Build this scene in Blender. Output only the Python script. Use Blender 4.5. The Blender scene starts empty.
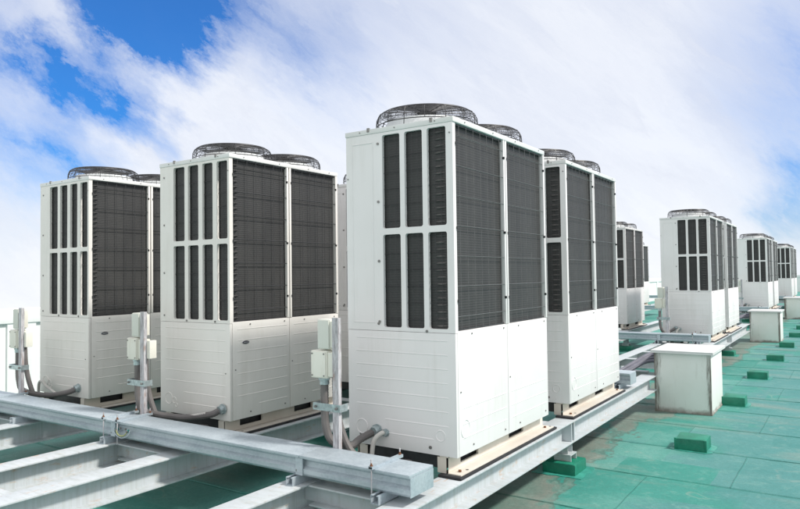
import bpy, bmesh, math, random
from mathutils import Vector, Matrix
random.seed(7)
S = bpy.context.scene
COL = S.collection
PI = math.pi
ZR = -0.45            # roof level (unit casings start at z = 0)
HU = 1.70             # casing height

# ------------------------------------------------------------------ materials
def new_mat(name):
    m = bpy.data.materials.new(name); m.use_nodes = True
    nt = m.node_tree; b = nt.nodes['Principled BSDF']
    return m, nt, b
def N(nt, t, **kw):
    n = nt.nodes.new(t)
    for k, v in kw.items():
        if k in n.inputs: n.inputs[k].default_value = v
        else: setattr(n, k, v)
    return n
def noise(nt, vec, scale, detail=4, rough=.55, dist=0):
    n = nt.nodes.new('ShaderNodeTexNoise')
    n.inputs['Scale'].default_value = scale; n.inputs['Detail'].default_value = detail
    n.inputs['Roughness'].default_value = rough; n.inputs['Distortion'].default_value = dist
    nt.links.new(vec, n.inputs['Vector']); return n.outputs['Fac']
def ramp(nt, fac, stops, interp='LINEAR'):
    r = nt.nodes.new('ShaderNodeValToRGB'); e = r.color_ramp.elements; r.color_ramp.interpolation = interp
    while len(e) > 1: e.remove(e[0])
    e[0].position = stops[0][0]; e[0].color = tuple(stops[0][1]) + (1,) if not isinstance(stops[0][1], (int, float)) else (stops[0][1],)*3 + (1,)
    for p, c in stops[1:]:
        x = e.new(p); x.color = (c, c, c, 1) if isinstance(c, (int, float)) else tuple(c) + (1,)
    nt.links.new(fac, r.inputs['Fac']); return r.outputs['Color']
def mix(nt, fac, a, b, mode='MIX'):
    m = nt.nodes.new('ShaderNodeMix'); m.data_type = 'RGBA'; m.blend_type = mode
    for s, v in ((m.inputs['Factor'], fac), (m.inputs['A'], a), (m.inputs['B'], b)):
        if isinstance(v, (int, float)): s.default_value = v
        elif isinstance(v, tuple): s.default_value = v + (1,) if len(v) == 3 else v
        else: nt.links.new(v, s)
    return m.outputs['Result']
def math_(nt, op, a, b=None, c=None, clamp=False):
    m = nt.nodes.new('ShaderNodeMath'); m.operation = op; m.use_clamp = clamp
    for i, v in enumerate((a, b, c)):
        if v is None: continue
        if isinstance(v, (int, float)): m.inputs[i].default_value = v
        else: nt.links.new(v, m.inputs[i])
    return m.outputs[0]
def bump(nt, b, h, strength=.3, dist=.005):
    n = nt.nodes.new('ShaderNodeBump'); n.inputs['Strength'].default_value = strength
    n.inputs['Distance'].default_value = dist
    nt.links.new(h, n.inputs['Height']); nt.links.new(n.outputs['Normal'], b.inputs['Normal'])
def coords(nt, kind='Object'):
    t = nt.nodes.new('ShaderNodeTexCoord'); return t.outputs[kind]
def world_pos(nt):
    return nt.nodes.new('ShaderNodeNewGeometry').outputs['Position']
def mapv(nt, vec, scale=(1,1,1), rot=(0,0,0), loc=(0,0,0)):
    m = nt.nodes.new('ShaderNodeMapping'); m.inputs['Scale'].default_value = scale
    m.inputs['Rotation'].default_value = rot; m.inputs['Location'].default_value = loc
    nt.links.new(vec, m.inputs['Vector']); return m.outputs['Vector']
def sep(nt, vec):
    s = nt.nodes.new('ShaderNodeSeparateXYZ'); nt.links.new(vec, s.inputs[0]); return s.outputs

def mat_paint(name, col, rough=.4, dirt=(.35,.31,.25), amount=.18, streak=True, spec=.4):
    m, nt, b = new_mat(name)
    p = world_pos(nt)
    n1 = noise(nt, p, 2.3, 5, .6); n2 = noise(nt, mapv(nt, p, (14,14,1.1)), 1.6, 4, .6)
    n3 = noise(nt, p, 60, 3, .6)
    f = math_(nt, 'MULTIPLY', n1, n2) if streak else n1
    f = ramp(nt, f, [(.26, 0), (.52, 1)])
    f = math_(nt, 'MULTIPLY', f, amount)
    c = mix(nt, f, col, dirt)
    sp = ramp(nt, n3, [(.69, 0), (.76, 1)])
    c = mix(nt, math_(nt, 'MULTIPLY', sp, amount*1.2), c, dirt)
    n4 = noise(nt, mapv(nt, p, (17,17,.8)), 1.3, 7, .75, .3)
    c = mix(nt, math_(nt, 'MULTIPLY', ramp(nt, n4, [(.58, 0), (.80, 1)]), amount*.45), c, dirt)
    n5 = noise(nt, p, .9, 4, .6)
    c = mix(nt, math_(nt, 'MULTIPLY', ramp(nt, n5, [(.40, 0), (.65, 1)]), amount*.55), c, tuple(x*.8 for x in dirt))
    rnd = nt.nodes.new('ShaderNodeObjectInfo').outputs['Random']
    hs = nt.nodes.new('ShaderNodeHueSaturation'); nt.links.new(c, hs.inputs['Color'])
    nt.links.new(math_(nt, 'ADD', .965, math_(nt, 'MULTIPLY', rnd, .05)), hs.inputs['Value']); c = hs.outputs['Color']
    nt.links.new(c, b.inputs['Base Color'])
    b.inputs['Specular IOR Level'].default_value = spec
    r = ramp(nt, n1, [(.3, rough-.06), (.7, rough+.12)]); nt.links.new(r, b.inputs['Roughness'])
    bump(nt, b, noise(nt, p, 3.0, 2), .3, .012)
    return m

M = {}
M['white'] = mat_paint('white_enamel', (.79,.765,.755), .38, (.50,.47,.42), .30)
M['white_old'] = mat_paint('warm_white_enamel', (.775,.745,.70), .42, (.50,.46,.39), .28)
M['lid'] = mat_paint('lid_enamel', (.76,.765,.75), .35, (.45,.42,.38), .22, False)
M['cream'] = mat_paint('cream_base_paint', (.76,.735,.665), .5, (.40,.27,.17), .26, False)
M['shroud'] = mat_paint('shroud_plastic', (.66,.68,.68), .5, (.4,.38,.35), .3)
M['wall'] = mat_paint('parapet_paint', (.80,.81,.80), .7, (.5,.5,.48), .25)

def m_fins():
    m, nt, b = new_mat('dark_coil_fins')
    o = coords(nt); s = sep(nt, o)
    z = s[2]
    w = math_(nt, 'SINE', math_(nt, 'MULTIPLY', z, 2*PI/.0135))
    n = noise(nt, mapv(nt, o, (3,3,1.5)), 2.2, 4)
    n2 = noise(nt, mapv(nt, o, (1,1,90)), 2.0, 2)
    base = mix(nt, ramp(nt, w, [(.15, 0), (.8, 1)]), (.038,.038,.038), (.049,.049,.048))
    base = mix(nt, ramp(nt, n, [(.35, 0), (.7, .5)]), base, (.068,.067,.064))
    base = mix(nt, math_(nt, 'MULTIPLY', n2, .2), base, (.03,.03,.03))
    nt.links.new(base, b.inputs['Base Color'])
    b.inputs['Roughness'].default_value = .5
    b.inputs['Specular IOR Level'].default_value = .35
    bump(nt, b, w, .22, .0015)
    return m
M['fins'] = m_fins()
TUBE = 1

def simple(name, col, rough=.5, metal=0, var=.3, scale=30, b_s=.15):
    m, nt, b = new_mat(name)
    p = world_pos(nt)
    n = noise(nt, p, scale, 4)
    dark = tuple(c*(1-var) for c in col); light = tuple(min(1, c*(1+var*.7)) for c in col)
    c = mix(nt, ramp(nt, n, [(.3, 0), (.7, 1)]), dark, light)
    nt.links.new(c, b.inputs['Base Color'])
    b.inputs['Roughness'].default_value = rough; b.inputs['Metallic'].default_value = metal
    bump(nt, b, n, b_s, .002)
    return m
M['wire'] = simple('dark_coated_wire', (.032,.032,.034), .4)
M['hairpin'] = simple('dull_hairpin_tube', (.105,.10,.097), .5, .2)
M['wire_grey'] = simple('grey_coated_wire', (.12,.12,.12), .4)
M['fan'] = simple('dark_fan_plastic', (.03,.03,.034), .4)
M['rubber'] = simple('black_rubber', (.022,.022,.024), .8)
M['screw'] = simple('screw_metal', (.24,.23,.22), .45, .5)
M['badge'] = simple('badge_metal', (.12,.12,.13), .3, .7)
M['badge_light'] = simple('badge_silver', (.6,.6,.62), .3, .5)
M['conduit'] = simple('grey_conduit', (.155,.143,.138), .55, 0, .25, 9)
M['conduit_light'] = simple('pale_conduit', (.52,.50,.46), .5, 0, .2, 12)
M['gland'] = simple('zinc_gland', (.42,.49,.50), .35, .6, .3, 60)
M['ivory'] = mat_paint('ivory_plastic', (.76,.75,.67), .55, (.42,.34,.22), .4)
M['ivory_dull'] = mat_paint('greenish_plastic', (.66,.67,.61), .6, (.34,.30,.2), .35)
M['rust'] = simple('rusty_steel', (.20,.085,.04), .8, .1, .5, 120)
M['copper'] = simple('green_terminal', (.05,.30,.26), .5, .2, .4, 60)
M['yellowgreen'] = simple('bond_wire', (.36,.38,.16), .5, 0, .4, 200)
M['cable'] = simple('purple_grey_cable', (.13,.13,.16), .45, 0, .25, 10)
M['slab'] = simple('concrete_slab', (.33,.32,.30), .9, 0, .2, 8)

def m_galv():
    m, nt, b = new_mat('galvanised_steel')
    p = world_pos(nt)
    v = nt.nodes.new('ShaderNodeTexVoronoi'); v.inputs['Scale'].default_value = 90
    nt.links.new(p, v.inputs['Vector'])
    sv = sep(nt, v.outputs['Color'])[0]
    n = noise(nt, p, 5, 6, .65); n2 = noise(nt, mapv(nt, p, (3,25,25)), 3, 5, .7)
    c = mix(nt, sv, (.34,.40,.44), (.43,.49,.53))
    c = mix(nt, ramp(nt, n, [(.35, 0), (.72, .7)]), c, (.52,.575,.60))
    c = mix(nt, ramp(nt, n2, [(.55, 0), (.78, .7)]), c, (.28,.32,.35))
    nt.links.new(c, b.inputs['Base Color'])
    b.inputs['Metallic'].default_value = .35
    nt.links.new(ramp(nt, n, [(.3, .42), (.7, .62)]), b.inputs['Roughness'])
    bump(nt, b, sv, .08, .002)
    return m
M['galv'] = m_galv()

def m_oldpost():
    m, nt, b = new_mat('weathered_zinc_channel')
    p = world_pos(nt)
    n = noise(nt, mapv(nt, p, (70,70,9)), 1.2, 6, .8); n2 = noise(nt, mapv(nt, p, (30,30,6)), 1.3, 4, .6)
    c = mix(nt, ramp(nt, n, [(.44, 0), (.62, .9)]), (.52,.51,.525), (.23,.21,.22))
    c = mix(nt, ramp(nt, n2, [(.58, 0), (.72, .8)]), c, (.28,.15,.09))
    nt.links.new(c, b.inputs['Base Color']); b.inputs['Roughness'].default_value = .6
    return m
M['oldzinc'] = m_oldpost()

def m_beam():
    m, nt, b = new_mat('pale_grey_steel_paint')
    p = world_pos(nt)
    n = noise(nt, p, 3.2, 6, .65); n2 = noise(nt, mapv(nt, p, (26,7,26)), 1.4, 6, .7, .4)
    n3 = noise(nt, mapv(nt, p, (3,16,2.5)), 2.0, 5, .6)
    g = sep(nt, nt.nodes.new('ShaderNodeNewGeometry').outputs['Normal'])[2]
    c = mix(nt, n, (.42,.465,.49), (.57,.59,.60))
    c = mix(nt, ramp(nt, n3, [(.45, 0), (.75, .45)]), c, (.36,.40,.36))
    st4 = noise(nt, mapv(nt, p, (9,34,1.6)), 1.5, 5, .7)
    c = mix(nt, ramp(nt, st4, [(.50, 0), (.70, .45)]), c, (.30,.31,.29))
    rustmask = ramp(nt, n2, [(.575, 0), (.66, .9)])
    rustmask = math_(nt, 'MULTIPLY', rustmask, ramp(nt, n, [(.42, .15), (.62, 1)]))
    rc = mix(nt, noise(nt, p, 40, 4), (.40,.22,.11), (.55,.42,.31))
    c = mix(nt, rustmask, c, rc)
    nt.links.new(c, b.inputs['Base Color']); b.inputs['Roughness'].default_value = .48
    bump(nt, b, n2, .12, .003)
    return m
M['beam'] = m_beam()

def m_roof():
    m, nt, b = new_mat('green_roof_membrane')
    p = world_pos(nt)
    wob = nt.nodes.new('ShaderNodeTexNoise'); wob.inputs['Scale'].default_value = 2.0; wob.inputs['Detail'].default_value = 3
    nt.links.new(p, wob.inputs['Vector'])
    va = nt.nodes.new('ShaderNodeVectorMath'); va.operation = 'SCALE'; va.inputs['Scale'].default_value = .035
    nt.links.new(wob.outputs['Color'], va.inputs[0])
    vb = nt.nodes.new('ShaderNodeVectorMath'); vb.operation = 'ADD'
    nt.links.new(p, vb.inputs[0]); nt.links.new(va.outputs[0], vb.inputs[1])
    def brick(vec, w, h, mort, off=.37):
        k = nt.nodes.new('ShaderNodeTexBrick'); k.offset = off; k.offset_frequency = 2; k.squash = 1
        k.inputs['Scale'].default_value = 1; k.inputs['Brick Width'].default_value = w; k.inputs['Row Height'].default_value = h
        k.inputs['Mortar Size'].default_value = mort; k.inputs['Mortar Smooth'].default_value = .6
        k.inputs['Color1'].default_value = (0,0,0,1); k.inputs['Color2'].default_value = (1,1,1,1); k.inputs['Mortar'].default_value = (.5,.5,.5,1)
        nt.links.new(vec, k.inputs['Vector']); return k
    seam = brick(mapv(nt, vb.outputs[0], loc=(-.5, -.06, 0)), 5.2, .84, .008, .904)
    patch = brick(mapv(nt, vb.outputs[0], loc=(.13, -.06, 0)), .62, .42, .0, .37)
    n1 = noise(nt, p, .75, 6, .6, .3); n2 = noise(nt, p, 3.6, 6, .65); n3 = noise(nt, p, 38, 4, .7)
    n4 = noise(nt, mapv(nt, p, (1.2,.5,1), (0,0,.5)), 1.3, 5, .6)
    teal = mix(nt, n2, (.024,.210,.165), (.055,.305,.250))
    faded = mix(nt, n2, (.080,.31,.26), (.20,.40,.35))
    bluish = mix(nt, n2, (.030,.20,.19), (.13,.275,.28))
    s = sep(nt, p)
    f = math_(nt, 'ADD', math_(nt, 'MULTIPLY', sep(nt, patch.outputs['Color'])[0], .22), n1)
    c = mix(nt, ramp(nt, f, [(.52, 0), (.66, .8)]), teal, faded)
    rightness = math_(nt, 'ADD', math_(nt, 'MULTIPLY', s[0], .55), math_(nt, 'MULTIPLY', math_(nt, 'SUBTRACT', f, .6), 1.6))
    c = mix(nt, ramp(nt, rightness, [(.30, 0), (.42, .75)]), c, bluish)
    # brown silt stains that puddles left along the beam line
    dx = math_(nt, 'ABSOLUTE', math_(nt, 'ADD', s[0], .08))
    dx = math_(nt, 'MAXIMUM', math_(nt, 'SUBTRACT', dx, .22), 0)
    st = math_(nt, 'SUBTRACT', math_(nt, 'ADD', n4, math_(nt, 'MULTIPLY', math_(nt, 'SUBTRACT', n2, .5), .12)), math_(nt, 'MULTIPLY', dx, 1.0))
    stm = ramp(nt, st, [(.42, 0), (.48, .85), (.62, .55)])
    c = mix(nt, stm, c, mix(nt, n2, (.15,.125,.105), (.33,.30,.26)))
    edge = ramp(nt, st, [(.42, 0), (.435, .6), (.45, 0)])
    c = mix(nt, edge, c, (.10,.085,.07))
    far = ramp(nt, noise(nt, mapv(nt, p, (.6,2.2,1)), .9, 5, .6), [(.55, 0), (.68, .5)])
    c = mix(nt, far, c, (.30,.31,.27))
    c = mix(nt, ramp(nt, n3, [(.35, 0), (.75, .55)]), c, mix(nt, .6, c, (.03,.13,.11)))
    sc = ramp(nt, noise(nt, mapv(nt, p, (1,1,1), (0,0,.3)), 11, 7, .75, .5), [(.52, 0), (.68, .30)])
    c = mix(nt, sc, c, (.26,.43,.37))
    gr = ramp(nt, noise(nt, p, 130, 3, .8), [(.35, .35), (.62, 0)])
    c = mix(nt, gr, c, (.03,.10,.08))
    pud = noise(nt, p, 1.15, 3, .5, .8)
    c = mix(nt, math_(nt, 'MULTIPLY', ramp(nt, pud, [(.560, 0), (.566, .35), (.58, 0)]), ramp(nt, n2, [(.5, 0), (.6, 1)])), c, (.30,.33,.28))
    sm = seam.outputs['Fac']
    c = mix(nt, math_(nt, 'MULTIPLY', sm, .36), c, (.014,.15,.115))
    nt.links.new(c, b.inputs['Base Color'])
    nt.links.new(ramp(nt, n1, [(.3, .50), (.7, .75)]), b.inputs['Roughness'])
    b.inputs['Specular IOR Level'].default_value = .3
    h = math_(nt, 'ADD', math_(nt, 'MULTIPLY', sm, .6), math_(nt, 'MULTIPLY', n2, .5))
    h = math_(nt, 'ADD', h, math_(nt, 'MULTIPLY', n3, .12))
    bump(nt, b, h, .45, .014)
    return m
M['roof'] = m_roof()

def m_green_block():
    m, nt, b = new_mat('green_coated_block')
    p = world_pos(nt); n = noise(nt, p, 9, 5, .6)
    c = mix(nt, ramp(nt, n, [(.3, 0), (.7, 1)]), (.004,.135,.082), (.014,.225,.14))
    nt.links.new(c, b.inputs['Base Color']); b.inputs['Roughness'].default_value = .4
    bump(nt, b, noise(nt, p, 16, 3), .5, .012)
    return m
M['gblock'] = m_green_block()

def m_duct():
    m, nt, b = new_mat('stained_white_duct_paint')
    o = coords(nt); s = sep(nt, o); p = world_pos(nt)
    n = noise(nt, mapv(nt, p, (18,18,2.2)), 1.2, 6, .7); n2 = noise(nt, p, 4, 5, .6)
    # rust and soot creeping from the vertical seams (object x = +-half width); darker towards the foot
    ex = math_(nt, 'ABSOLUTE', s[0])
    e = ramp(nt, math_(nt, 'ADD', ex, math_(nt, 'MULTIPLY', math_(nt, 'SUBTRACT', n, .5), .22)), [(.205, 0), (.250, .95)])
    zf = math_(nt, 'ADD', s[2], math_(nt, 'MULTIPLY', math_(nt, 'SUBTRACT', n2, .5), .16))
    f = ramp(nt, zf, [(.01, .9), (.05, 0)])
    front = ramp(nt, math_(nt, 'ADD', s[1], 0), [(.0, 1), (.02, 0)])
    c = mix(nt, ramp(nt, n2, [(.35, 0), (.75, .5)]), (.76,.78,.74), (.66,.67,.60))
    c = mix(nt, math_(nt, 'MULTIPLY', e, front), c, (.15,.13,.11))
    c = mix(nt, f, c, (.20,.17,.14))
    c = mix(nt, ramp(nt, n, [(.60, 0), (.72, .30)]), c, (.38,.36,.31))
    nt.links.new(c, b.inputs['Base Color']); b.inputs['Roughness'].default_value = .5
    return m
M['duct'] = m_duct()

# ------------------------------------------------------------------ mesh builder
class MB:
    def __init__(s): s.v = []; s.f = []; s.mi = []; s.mats = []
    def m(s, key):
        if key not in s.mats: s.mats.append(key)
        return s.mats.index(key)
    def add(s, vs, fs, key):
        o = len(s.v); s.v += [tuple(v) for v in vs]; k = s.m(key)
        for f in fs: s.f.append([i+o for i in f]); s.mi.append(k)
    def box(s, a, b, key, bev=0):
        x0,y0,z0 = a; x1,y1,z1 = b
        if bev <= 0:
            s.add([(x0,y0,z0),(x1,y0,z0),(x1,y1,z0),(x0,y1,z0),(x0,y0,z1),(x1,y0,z1),(x1,y1,z1),(x0,y1,z1)],
                  [(0,3,2,1),(4,5,6,7),(0,1,5,4),(1,2,6,5),(2,3,7,6),(3,0,4,7)], key); return
        bm = bmesh.new(); bmesh.ops.create_cube(bm, size=1)
        for v in bm.verts: v.co = Vector(((x0+x1)/2+v.co.x*(x1-x0), (y0+y1)/2+v.co.y*(y1-y0), (z0+z1)/2+v.co.z*(z1-z0)))
        bmesh.ops.bevel(bm, geom=bm.edges[:], offset=bev, segments=2, affect='EDGES', profile=.6)
        bm.verts.index_update()
        s.add([v.co[:] for v in bm.verts], [[v.index for v in f.verts] for f in bm.faces], key); bm.free()
    def tube(s, pts, r, key, seg=8, caps=True, closed=False):
        pts = [Vector(p) for p in pts]; n = len(pts)
        rs = r if isinstance(r, (list, tuple)) else [r]*n
        vs = []; fs = []; up = None
        for i, p in enumerate(pts):
            if closed: t = (pts[(i+1) % n]-pts[i-1]).normalized()
            else: t = (pts[min(i+1, n-1)]-pts[max(i-1, 0)]).normalized()
            if up is None:
                up = Vector((0,0,1)) if abs(t.z) < .9 else Vector((1,0,0))
            a = (up - t*up.dot(t)).normalized(); up = a; b = t.cross(a)
            for k in range(seg):
                w = 2*PI*k/seg; vs.append(p + (a*math.cos(w)+b*math.sin(w))*rs[i])
        m_ = n if closed else n-1
        for i in range(m_):
            j = (i+1) % n
            for k in range(seg):
                l = (k+1) % seg; fs.append((i*seg+k, i*seg+l, j*seg+l, j*seg+k))
        if caps and not closed:
            fs.append(tuple(range(seg))[::-1]); fs.append(tuple((n-1)*seg+k for k in range(seg)))
        s.add(vs, fs, key)
    def ring(s, c, R, r, key, n=40, seg=4, axis='z'):
        pts = []
        for i in range(n):
            w = 2*PI*i/n; a, b = R*math.cos(w), R*math.sin(w)
            pts.append((c[0]+a, c[1]+b, c[2]) if axis == 'z' else ((c[0]+a, c[1], c[2]+b) if axis == 'y' else (c[0], c[1]+a, c[2]+b)))
        s.tube(pts, r, key, seg, closed=True)
    def lathe(s, c, prof, key, n=40):
        vs = []; fs = []
        for r, z in prof:
            for i in range(n):
                w = 2*PI*i/n; vs.append((c[0]+r*math.cos(w), c[1]+r*math.sin(w), c[2]+z))
        for j in range(len(prof)-1):
            for i in range(n):
                k = (i+1) % n; fs.append((j*n+i, j*n+k, (j+1)*n+k, (j+1)*n+i))
        s.add(vs, fs, key)
    def prism(s, poly, axis, a, b, key):
        """extrude 2D polygon along axis ('x': poly=(y,z), 'y': poly=(x,z), 'z': poly=(x,y))"""
        def P(u, w, t): return (t,u,w) if axis == 'x' else ((u,t,w) if axis == 'y' else (u,w,t))
        n = len(poly)
        vs = [P(u, w, a) for u, w in poly] + [P(u, w, b) for u, w in poly]
        fs = [tuple(range(n)), tuple(range(2*n-1, n-1, -1))]
        for i in range(n):
            j = (i+1) % n; fs.append((i, j, n+j, n+i))
        s.add(vs, fs, key)
    def build(s, name, parent=None, smooth=35, origin=None):
        me = bpy.data.meshes.new(name)
        v = s.v
        if origin: v = [(a-origin[0], b-origin[1], c-origin[2]) for a, b, c in v]
        me.from_pydata(v, [], s.f)
        for k in s.mats: me.materials.append(M[k])
        me.polygons.foreach_set('material_index', s.mi)
        bm = bmesh.new(); bm.from_mesh(me); bmesh.ops.recalc_face_normals(bm, faces=bm.faces[:]); bm.to_mesh(me); bm.free()
        me.polygons.foreach_set('use_smooth', [True]*len(me.polygons))
        me.set_sharp_from_angle(angle=math.radians(smooth))
        me.update()
        o = bpy.data.objects.new(name, me); COL.objects.link(o)
        if origin: o.location = origin
        if parent: o.parent = parent
        return o
def spline(pts, n=10):
    P = [Vector(p) for p in pts]; P = [P[0]*2-P[1]] + P + [P[-1]*2-P[-2]]; out = []
    for i in range(1, len(P)-2):
        for k in range(n):
            t = k/n; a, b, c, d = P[i-1], P[i], P[i+1], P[i+2]
            out.append(.5*((2*b)+(c-a)*t+(2*a-5*b+4*c-d)*t*t+(3*b-3*c+d-a)*t**3))
    out.append(P[-2]); return out
def tag(o, label, cat, group=None):
    o['label'] = label; o['category'] = cat
    if group: o['group'] = group
    return o
def empty(name, loc=(0,0,0)):
    o = bpy.data.objects.new(name, None); COL.objects.link(o); o.location = loc
    o.empty_display_size = .2; return o
def copy_tree(o, parent=None):
    c = o.copy(); COL.objects.link(c); c.parent = parent
    for ch in list(CH.get(o.name, [])) if False else [x for x in ALLOBJ() if x.parent == o]: copy_tree(ch, c)
    return c
def ALLOBJ(): return list(COL.objects)

# plate with rounded rectangular holes. frame(u,v,w)->xyz, holes in u,v
def plate(mb, key, frame, us, vs, holes, r, depth):
    """us, vs: cell boundaries; holes[(i,j)] = (u0,v0,u1,v1)"""
    K = 5
    for i in range(len(us)-1):
        for j in range(len(vs)-1):
            U0,U1,V0,V1 = us[i],us[i+1],vs[j],vs[j+1]
            h = holes.get((i,j))
            if not h:
                mb.add([frame(U0,V0,0),frame(U1,V0,0),frame(U1,V1,0),frame(U0,V1,0)], [(0,1,2,3)], key); continue
            u0,v0,u1,v1 = h
            corners = [(U0,V0),(U1,V0),(U1,V1),(U0,V1)]
            cen = [(u0+r,v0+r,PI),(u1-r,v0+r,1.5*PI),(u1-r,v1-r,0),(u0+r,v1-r,.5*PI)]
            loop = []; 
            for cx,cy,a0 in cen:
                loop.append([(cx+r*math.cos(a0+k*PI/2/K), cy+r*math.sin(a0+k*PI/2/K)) for k in range(K+1)])
            for c in range(4):
                pts = [corners[c]] + loop[c]
                mb.add([frame(u,v,0) for u,v in pts], [(0,k+2,k+1) for k in range(K)], key)
                d = (c+1) % 4
                mb.add([frame(*corners[c],0),frame(*corners[d],0),frame(*loop[d][0],0),frame(*loop[c][-1],0)], [(0,1,2,3)], key)
            fl = [p for l in loop for p in l]; n = len(fl)
            vv = [frame(u,v,0) for u,v in fl] + [frame(u,v,depth) for u,v in fl]
            mb.add(vv, [(k,(k+1)%n,n+(k+1)%n,n+k) for k in range(n)], key)

def rib(mb, frame, u0, u1, v, key, h=.0016, w=.005):
    # shallow embossed step, tapered at both ends
    e = .012
    P = [(u0,v,0),(u0+e,v+w*.5,h),(u1-e,v+w*.5,h),(u1,v,0),(u1-e,v-w*.2,h),(u0+e,v-w*.2,h),(u0+e,v+w,0),(u1-e,v+w,0),(u0+e,v-w*.6,0),(u1-e,v-w*.6,0)]
    mb.add([frame(*p) for p in P], [(1,2,4,5),(6,7,2,1),(8,5,4,9),(0,6,1),(0,1,5),(0,5,8),(3,2,7),(3,4,2),(3,9,4)], key)
def knock(mb, frame, u, v, R, key):
    n = 28
    prof = [(R-.0035,0),(R-.001,.0028),(R+.001,.0028),(R+.0035,0)]
    vs = []; fs = []
    for r_, w in prof:
        for i in range(n):
            a = 2*PI*i/n; vs.append(frame(u+r_*math.cos(a), v+r_*math.sin(a), w))
    for j in range(3):
        for i in range(n):
            k = (i+1) % n; fs.append((j*n+i, j*n+k, (j+1)*n+k, (j+1)*n+i))
    mb.add(vs, fs, key)
def screw(mb, frame, u, v, r=.006, key='screw'):
    n = 8; r *= .8
    vs = [frame(u+r*math.cos(2*PI*i/n), v+r*math.sin(2*PI*i/n), w) for w in (0,.004) for i in range(n)]
    mb.add(vs, [tuple(range(n,2*n))]+[(i,(i+1)%n,n+(i+1)%n,n+i) for i in range(n)], key)

# ------------------------------------------------------------------ fans
def fan_set(root, cx, cy, R=.315):
    mb = MB()
    mb.lathe((cx,cy,0), [(R-.025,HU+.012),(R-.03,HU+.035),(R-.042,HU+.060),(R-.047,HU+.070),(R-.058,HU+.070),(R-.058,HU+.02),(R-.058,HU-.12)], 'shroud', 56)
    mb.lathe((cx,cy,0), [(R+.01,HU+.0135),(R-.026,HU+.0135)], 'shroud', 56)
    mb.build('fan_shroud', root)
    # blades + hub, seen through the cage
    mb = MB(); zc = HU+.030
    mb.lathe((cx,cy,zc), [(0,.03),(.05,.03),(.06,.02),(.06,-.06),(0,-.06)], 'fan', 20)
    for k in range(4):
        a0 = k*PI/2+.4; vs = []; 
        nr, na = 6, 7
        for i in range(nr):
            r = .055+(R-.075-.055)*i/(nr-1)
            for j in range(na):
                t = j/(na-1); a = a0 + (t-.5)*(1.15+.25*i/(nr-1)) + .22*i/(nr-1)
                vs.append((cx+r*math.cos(a), cy+r*math.sin(a), zc-.03+.055*(1-t)+.01*math.sin(t*PI)))
        fs = [(i*na+j, i*na+j+1, (i+1)*na+j+1, (i+1)*na+j) for i in range(nr-1) for j in range(na-1)]
        mb.add(vs, fs, 'fan')
    mb.build('fan', root)
    # wire cage
    mb = MB(); RB = R+.015
    def prof(r):   # height of the wire dome at radius r
        t = r/RB
        return HU+.121 + .013*(1-t*t)
    rad_side = [(RB+.002, HU+.014), (RB-.001, HU+.045), (RB-.004, HU+.085), (RB-.016, HU+.110), (RB-.038, HU+.121)]
    nrings = 24
    for i in range(nrings):
        r = .055 + (RB-.038-.055)*i/(nrings-1)
        mb.ring((cx,cy,prof(r)), r, .0016, 'wire', 44, 3)
    for r, z in ((RB-.026,HU+.117),(RB-.012,HU+.103),(RB-.005,HU+.088),(RB-.002,HU+.070)):
        mb.ring((cx,cy,z), r, .0016, 'wire', 48, 3)
    mb.ring((cx,cy,HU+.045), RB-.001, .0028, 'wire', 48, 4)
    mb.ring((cx,cy,prof(.05)), .05, .004, 'wire', 24, 4)
    mb.lathe((cx,cy,prof(.05)-.003), [(.001,0),(.052,0),(.052,.004),(.001,.004)], 'wire', 20)
    nz = 72
    for k in range(nz):       # criss-crossing side wires
        a = 2*PI*k/nz; pts = []
        sg = .09 if k % 2 else -.09
        for i, (r, z) in enumerate([(RB-.001,HU+.055),(RB-.004,HU+.085),(RB-.016,HU+.110),(RB-.038,HU+.121),(RB-.095,prof(RB-.095))]):
            b = a + sg*i/3; pts.append((cx+r*math.cos(b), cy+r*math.sin(b), z))
        mb.tube(pts, .0012, 'wire', 3, caps=False)
    for k in range(16):
        a = 2*PI*(k+.3)/16; ca, sa = math.cos(a), math.sin(a)
        pts = [(cx+r*ca, cy+r*sa, z) for r, z in rad_side] + [(cx+r*ca, cy+r*sa, prof(r)-.003) for r in (RB-.09,.16,.10,.05)]
        if k % 2: pts = pts[1:]
        mb.tube(pts, .0028 if k % 2 == 0 else .002, 'wire', 4, caps=False)
    mb.build('fan_guard', root)

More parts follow.
